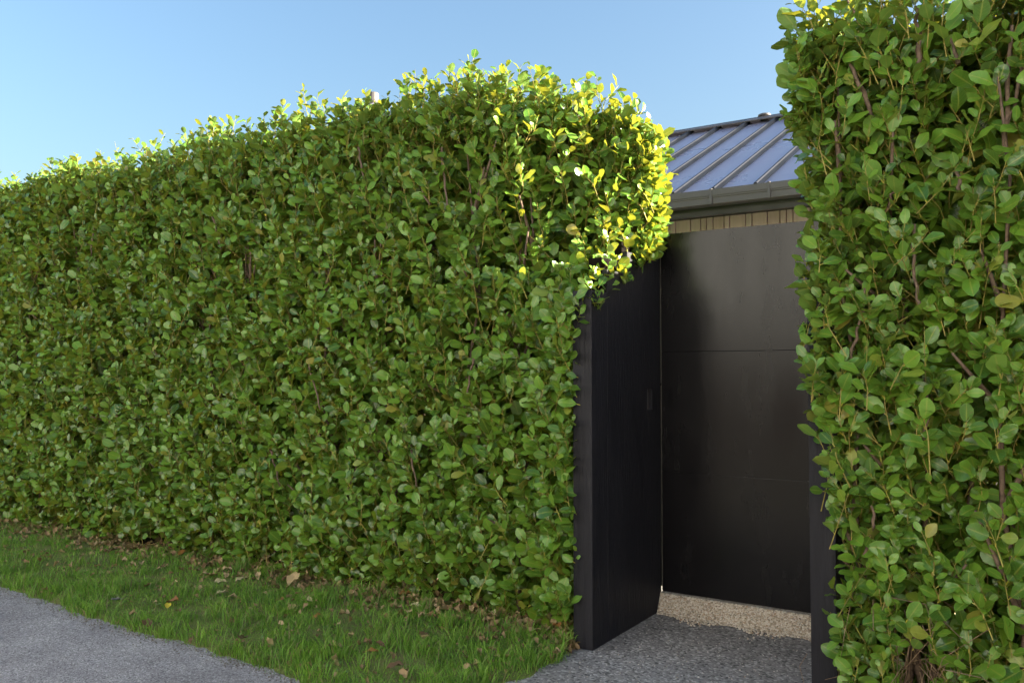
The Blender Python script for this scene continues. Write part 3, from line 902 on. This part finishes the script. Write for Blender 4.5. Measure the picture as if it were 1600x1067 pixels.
def keep_leaf_r(c, tip):
    ex = np.interp(c[:, 2], edge_z, edge_x)
    st = 1.83 + (np.clip(c[:, 1], 3.75, 4.7) - 3.83) * 0.47
    inwall = (c[:, 1] > 3.82) & (c[:, 0] < -0.83) & (c[:, 2] < st)
    inwall |= (tip[:, 1] > 3.82) & (tip[:, 0] < -0.83) & (tip[:, 2] < st)
    bare = (np.hypot((c[:, 0] + 0.52) / 0.08, (c[:, 2] - 0.18) / 0.17) < 1) & (c[:, 1] < 3.95)
    return ~inwall & (tip[:, 0] > ex - 0.035) & (c[:, 0] > ex - 0.02) & (tip[:, 2] > 0.02) & ~bare
LO, HI = (-0.93, 3.66, -0.1), (1.9, 4.36, 3.07)
WT = (1.3, 0.3, 1.0, 0.9, 0.8)
g1 = grow(LO, HI, 0.16, WT, 165, 7, (-0.03, 0.12), (0.053, 0.092), warp_r, keep_shoot_r, (0.14, 0.30))
g2 = grow(LO, HI, 0.16, WT, 105, 6, (0.12, 0.36), (0.055, 0.09), warp_r, keep_shoot_r, (0.14, 0.30))
g3 = grow(LO, HI, 0.2, (0.1, 1.0, 1.0, 0.9, 0.5), 150, 5, (0.22, 0.42), (0.085, 0.13), warp_r, keep_shoot_r)
pos = np.concatenate([g1[0], g2[0], g3[0]]); R = np.concatenate([g1[1], g2[1], g3[1]]); sc = np.concatenate([g1[2], g2[2], g3[2]])
sh = [np.concatenate([a_, b_]) for a_, b_ in zip(g1[3], g2[3])]
nr_ = build_hedge(HR, pos, R, sc, sh, keep_leaf_r, len(g1[0]))
for pts, r0 in (([(1583, 270), (1570, 210), (1572, 150), (1582, 40)], 0.011), ([(1600, 100), (1585, 170), (1570, 205)], 0.008), ([(1368, 190), (1350, 145), (1328, 100)], 0.010), ([(1436, 100), (1432, 10)], 0.011),
                ([(1498, 100), (1488, 60)], 0.009), ([(1440, 480), (1428, 420), (1430, 350)], 0.008), ([(1330, 560), (1345, 500), (1352, 450)], 0.007), ([(1500, 300), (1492, 240)], 0.008), ([(1440, 700), (1450, 640), (1446, 590)], 0.007),
                ([(1345, 40), (1325, 0)], 0.006), ([(1385, 330), (1400, 290)], 0.007), ([(1560, 700), (1566, 640)], 0.007), ([(1350, 870), (1365, 820), (1362, 790)], 0.008)):
    branch(HR, [atY(u, v, 3.735) for u, v in pts], r0, r0 * 0.7, rb2)
stems = []
for xx in np.arange(-0.62, 1.85, 0.15):
    b0 = np.array([xx + rb2.normal(0, 0.05), rb2.uniform(3.85, 4.3), 0.0])
    tp = b0 + np.array([rb2.normal(0, 0.18), rb2.uniform(-0.2, 0.15), rb2.uniform(2.3, 2.85)])
    q = np.linspace(0, 1, 7)[:, None]
    P = b0 * (1 - q) + tp * q; P[1:-1] += rb2.normal(0, 0.03, (5, 3)); P[:, 0] = np.maximum(P[:, 0], -0.8); stems.append(P)
    for _ in range(4):
        s0 = P[rb2.integers(1, 6)]
        e0 = s0 + np.array([rb2.normal(0, 0.2), rb2.uniform(-0.35, -0.1), rb2.uniform(0.1, 0.45)])
        e0[0] = max(e0[0], -0.8); e0[1] = max(e0[1], 3.72)
        stems.append(s0 * (1 - q) + e0 * q)
stems = np.array(stems)
V, F = tubes(stems, np.linspace(0.015, 0.005, 7)[None].repeat(len(stems), 0), 5)
tag(link('stem', tri_mesh('stem', V, F), M_BARK, HR), kind='stuff')
for bx_, by_, lean in ((-0.60, 3.92, 0.05), (-0.50, 3.88, -0.04), (-0.40, 3.96, 0.03)):
    pts = np.array([[bx_, by_, 0.0], [bx_ + lean, by_ - 0.03, 0.25], [bx_ + lean * 0.4, by_ + 0.02, 0.55], [bx_ + lean * 2.2, by_, 0.95]])
    branch(HR, pts, 0.017, 0.010, rb2)
# dry stalks hanging at its foot
n = 80
b0 = np.stack([rng.normal(-0.52, 0.13, n), rng.uniform(3.66, 3.85, n), rng.uniform(0.12, 0.5, n)], -1)
e0 = b0 + np.stack([rng.normal(0, 0.13, n), rng.normal(-0.02, 0.06, n), -rng.uniform(0.03, 0.40, n)], -1)
e0[:, 2] = np.maximum(e0[:, 2], 0.012)
m0 = (b0 + e0) / 2 + rng.normal(0, 0.04, (n, 3))
V, F = tubes(np.stack([b0, m0, e0], 1), np.tile([[0.0022, 0.0018, 0.0012]], (n, 1)), 3)
tag(link('dry_stalk', tri_mesh('dry_stalk', V, F), M_STALK, HR), kind='stuff')

# ------------------------------------------------------------------ grass, weeds, litter
def blades(x, y, h, w, lean):
    n = len(x)
    z = verge_height(x, y) - 0.004
    th = rng.uniform(0, 6.283, n); dx, dy = np.cos(th), np.sin(th)
    la = rng.uniform(0, 6.283, n); lx, ly = np.cos(la) * lean * h, np.sin(la) * lean * h
    B = np.stack([x, y, z], -1)
    S = np.stack([dx * w, dy * w, 0 * w], -1)
    M1 = B + np.stack([lx * 0.35, ly * 0.35, h * 0.6], -1)
    T1 = B + np.stack([lx, ly, h * np.sqrt(np.clip(1 - 0.5 * lean ** 2, 0.15, 1))], -1)
    V = np.stack([B - S, B + S, M1 - S * 0.8, M1 + S * 0.8, T1], 1)
    f = np.array([(0, 1, 3), (0, 3, 2), (2, 3, 4)])
    return V.reshape(-1, 3), (f[None] + (np.arange(n) * 5)[:, None, None]).reshape(-1, 3)
def spots(n):
    x = -2.05 - rng.uniform(0, 1, n) ** 1.6 * 7.5
    y = rng.uniform(2.70, 4.25, n)
    return x, y
def on_verge(x, y, soft=0.03):
    j = rng.normal(0, soft, len(x))
    return (y > verge_edge(x) + 0.004 + j) & (x < verge_right(y) - 0.02 + j)
parts_V, parts_F, off = [], [], 0
def add(V, F):
    global off
    parts_V.append(V); parts_F.append(F + off); off += len(V)
x, y = spots(80000)
den = np.clip(0.66 + 0.75 * wob(x * 2.2, y * 2.6, 3.0) - np.clip((y - 3.84) / 0.3, 0, 1) * 0.8, 0.03, 1)
k = on_verge(x, y) & (rng.uniform(0, 1, len(x)) < den)
x, y = x[k], y[k]
h = (0.026 + 0.028 * np.clip(wob(x * 3, y * 3, 1.0), -0.6, 1)) * rng.uniform(0.6, 1.4, len(x))
add(*blades(x, y, h, rng.uniform(0.0011, 0.0024, len(x)), rng.uniform(0.3, 1.2, len(x))))
# longer tussocks
nt_ = 620
tx, ty = spots(nt_)
ty[:110] = verge_edge(tx[:110]) + np.abs(rng.normal(0.02, 0.03, 110))
for cx_, cy_ in zip(tx, ty):
    m = int(rng.integers(18, 50)); s = rng.uniform(0.02, 0.07)
    xx, yy = rng.normal(cx_, s, m), rng.normal(cy_, s, m)
    k = on_verge(xx, yy, 0.01) & (yy < 4.15)
    if k.sum() < 3: continue
    xx, yy = xx[k], yy[k]
    add(*blades(xx, yy, rng.uniform(0.05, 0.125) * rng.uniform(0.6, 1.1, len(xx)), rng.uniform(0.0014, 0.0027, len(xx)), rng.uniform(0.3, 1.1, len(xx))))
tag(link('grass', tri_mesh('grass', np.concatenate(parts_V), np.concatenate(parts_F), smooth=False), M_GRASS), 'short green grass with longer tufts on the verge', 'grass', kind='stuff')

def flat_leaves(name, x, y, s, variants, mat, tilt, lift, label, cat):
    n = len(x)
    z = np.where((y > verge_edge(x)) & (x < verge_right(y)), verge_height(x, y), 0.006) + lift
    th = rng.uniform(0, 6.283, n)
    d = np.stack([np.cos(th), np.sin(th), rng.normal(0, tilt, n)], -1)
    up = np.stack([rng.normal(0, tilt, n), rng.normal(0, tilt, n), np.ones(n)], -1)
    me = joined(name, np.stack([x, y, z], -1), frames(d, up), s, rng.integers(0, len(variants), n), variants)
    return tag(link(name, me, mat), label, cat, kind='stuff')
x, y = spots(6000)
k = on_verge(x, y) & (wob(x * 2.0, y * 2.0, 5.0) > 0.05) & (y < 4.0)
flat_leaves('ground_weeds', x[k], y[k], rng.uniform(0.010, 0.024, k.sum()), VARS, leaf_material('weed_leaf', [(0.0, (0.05, 0.12, 0.025)), (1.0, (0.10, 0.20, 0.04))], (0.2, 0.3, 0.05), tmix=0.25, rough=0.5),
            0.4, rng.uniform(0.004, 0.02, k.sum()), 'small round clover-like weeds between the grass blades', 'weeds')
n = 1300
x = -2.12 - rng.uniform(0, 1, n) ** 1.5 * 7.6
y = 3.98 + rng.normal(0, 0.13, n)
y = np.where(x < -2.15, y, np.minimum(y, 3.8))
k = (y > 3.5) & (y < 4.5) & (x < verge_right(y) + 0.03)
flat_leaves('leaf_litter', x[k], y[k], rng.uniform(0.03, 0.07, k.sum()), DRY, M_LITTER, 0.4, rng.uniform(0.0, 0.022, k.sum()), 'brown dead leaves lying along the foot of the long hedge', 'leaf litter')

# crumbs of dead leaf down among the blades
x, y = spots(1500)
k = on_verge(x, y) & (rng.uniform(0, 1, len(x)) < 0.25 + 0.45 * np.clip((y - 3.2) / 0.7, 0, 1))
flat_leaves('leaf_crumbs', x[k], y[k], rng.uniform(0.016, 0.05, k.sum()), DRY, M_LITTER, 0.5, rng.uniform(0.008, 0.034, k.sum()), 'small scraps of dead leaf scattered among the grass blades', 'leaf litter')
# grit washed against the grass edge
n = 1600
x = -2.3 - rng.uniform(0, 1, n) ** 1.4 * 6.0
pos = np.stack([x, verge_edge(x) - np.abs(rng.normal(0, 0.05, n)) + 0.01, np.full(n, 0.002)], -1)
V, F = pebbles(pos, rng.uniform(0.0015, 0.005, n))
tag(link('grit', tri_mesh('grit', V, F), M_GRIT), 'dark grit and crumbs of soil along the grassy edge of the footpath', 'grit', kind='stuff')

# single fallen leaves: photo place, colour, length, words
def on_ground(u, v):
    d = FW + RT * (u - 800) / 1330.0 - UP * (v - 533.5) / 1330.0
    p = SURVEY.copy()
    for zz in (0.02, 0.02):
        q = p + d * (zz - p[2]) / d[2]
    return q
FALL = [
 (450, 922, 'tan', 0.115, 'long curled tan dead leaf, largest on the grass verge'),
 (462, 954, 'tan', 0.06, 'small tan leaf just below the largest curled leaf on the grass'),
 (487, 947, 'straw', 0.08, 'straw coloured leaf right of the largest curled leaf on the grass'),
 (356, 941, 'tan', 0.085, 'tan leaf with upturned edge in mid verge, right one of a close pair'),
 (337, 938, 'straw', 0.075, 'straw coloured leaf in mid verge, left one of a close pair'),
 (353, 919, 'straw', 0.07, 'pale leaf above the close pair of tan leaves on the verge'),
 (306, 926, 'tan', 0.07, 'tan crumpled leaf left of the close pair on the verge'),
 (362, 897, 'tan', 0.075, 'upright tan leaf in the grass below the hedge foot, mid left'),
 (381, 913, 'straw', 0.06, 'small straw leaf between the yellow leaf and the close pair on the verge'),
 (312, 905, 'tan', 0.06, 'narrow tan leaf lying high on the verge, left of the upright leaf'),
 (339, 863, 'tan', 0.075, 'tan leaf against the hedge foot at the left'),
 (292, 869, 'rust', 0.07, 'reddish brown leaf against the hedge foot at the left'),
 (406, 885, 'straw', 0.08, 'flat straw leaf lying above the yellow leaf near the hedge foot'),
 (412, 895, 'yellow', 0.04, 'little bright yellow leaf in the grass near the hedge foot'),
 (155, 904, 'green', 0.06, 'pale green fallen leaf on the far left grass'),
 (190, 944, 'grey', 0.06, 'grey withered leaf near the path edge at the left'),
 (278, 947, 'rust', 0.085, 'rusty leaf in the grass left of the pair, towards the path'),
 (262, 952, 'yellow', 0.05, 'yellowing leaf touching a rusty leaf near the path'),
 (228, 977, 'brown', 0.08, 'dark brown leaf on the edge between grass and footpath'),
 (381, 1007, 'brown', 0.07, 'dark brown leaf in the low grass beside the footpath'),
 (422, 913, 'tan', 0.05, 'small tan leaf just above the largest curled leaf'),
 (491, 882, 'rust', 0.075, 'orange rust leaf at the hedge foot above the mid verge'),
 (570, 1029, 'rust', 0.06, 'rust orange leaf alone in green grass near the bottom of the photo'),
 (631, 1050, 'brown', 0.075, 'brown curled leaf lowest on the grass near the bottom of the photo'),
 (600, 1022, 'brown', 0.05, 'small brown leaf right of the lone orange leaf'),
 (525, 1019, 'tan', 0.065, 'tan leaf half sunk in grass left of the lone orange leaf'),
 (658, 957, 'straw', 0.06, 'round straw leaf standing at the hedge foot before the dark gap'),
 (665, 999, 'brown', 0.065, 'brown leaf in the grass below the round straw leaf'),
 (637, 963, 'tan', 0.06, 'tan leaf touching the left of the round straw leaf'),
 (625, 938, 'rust', 0.07, 'orange brown leaf among litter above the round straw leaf'),
 (501, 968, 'rust', 0.05, 'small rusty leaf below the straw leaf in mid verge'),
 (531, 986, 'tan', 0.06, 'faded tan leaf in the grass at the middle of the verge'),
 (830, 972, 'rust', 0.08, 'curled rust leaf at the hedge foot near the black post'),
 (869, 984, 'rust', 0.06, 'rust leaf closest to the foot of the black post'),
 (772, 971, 'straw', 0.06, 'pale leaf under the hanging foliage, second litter patch from the post'),
 (844, 994, 'tan', 0.085, 'large flat tan leaf on bare ground near the black post'),
]
for u, v, c, L, words in FALL:
    p = on_ground(u, v)
    vv, ff, uu = DRY[random.randrange(len(DRY))]
    me = tri_mesh('fallen_leaf', vv * np.array([1.0, 1.0, 0.5]), ff, uu)
    o = link('fallen_leaf', me, M_FALLEN[c])
    zz = float(verge_height(np.array([p[0]]), np.array([p[1]]))[0]) + 0.036
    o.location = (p[0], p[1], zz)
    o.rotation_euler = (random.uniform(-0.22, 0.18), random.uniform(-0.25, 0.25), random.uniform(0, 6.28))
    o.scale = (L * 1.1, L * 1.1, L * 1.1)
    tag(o, words, 'leaf', 'single dead leaves fallen on the grass verge')
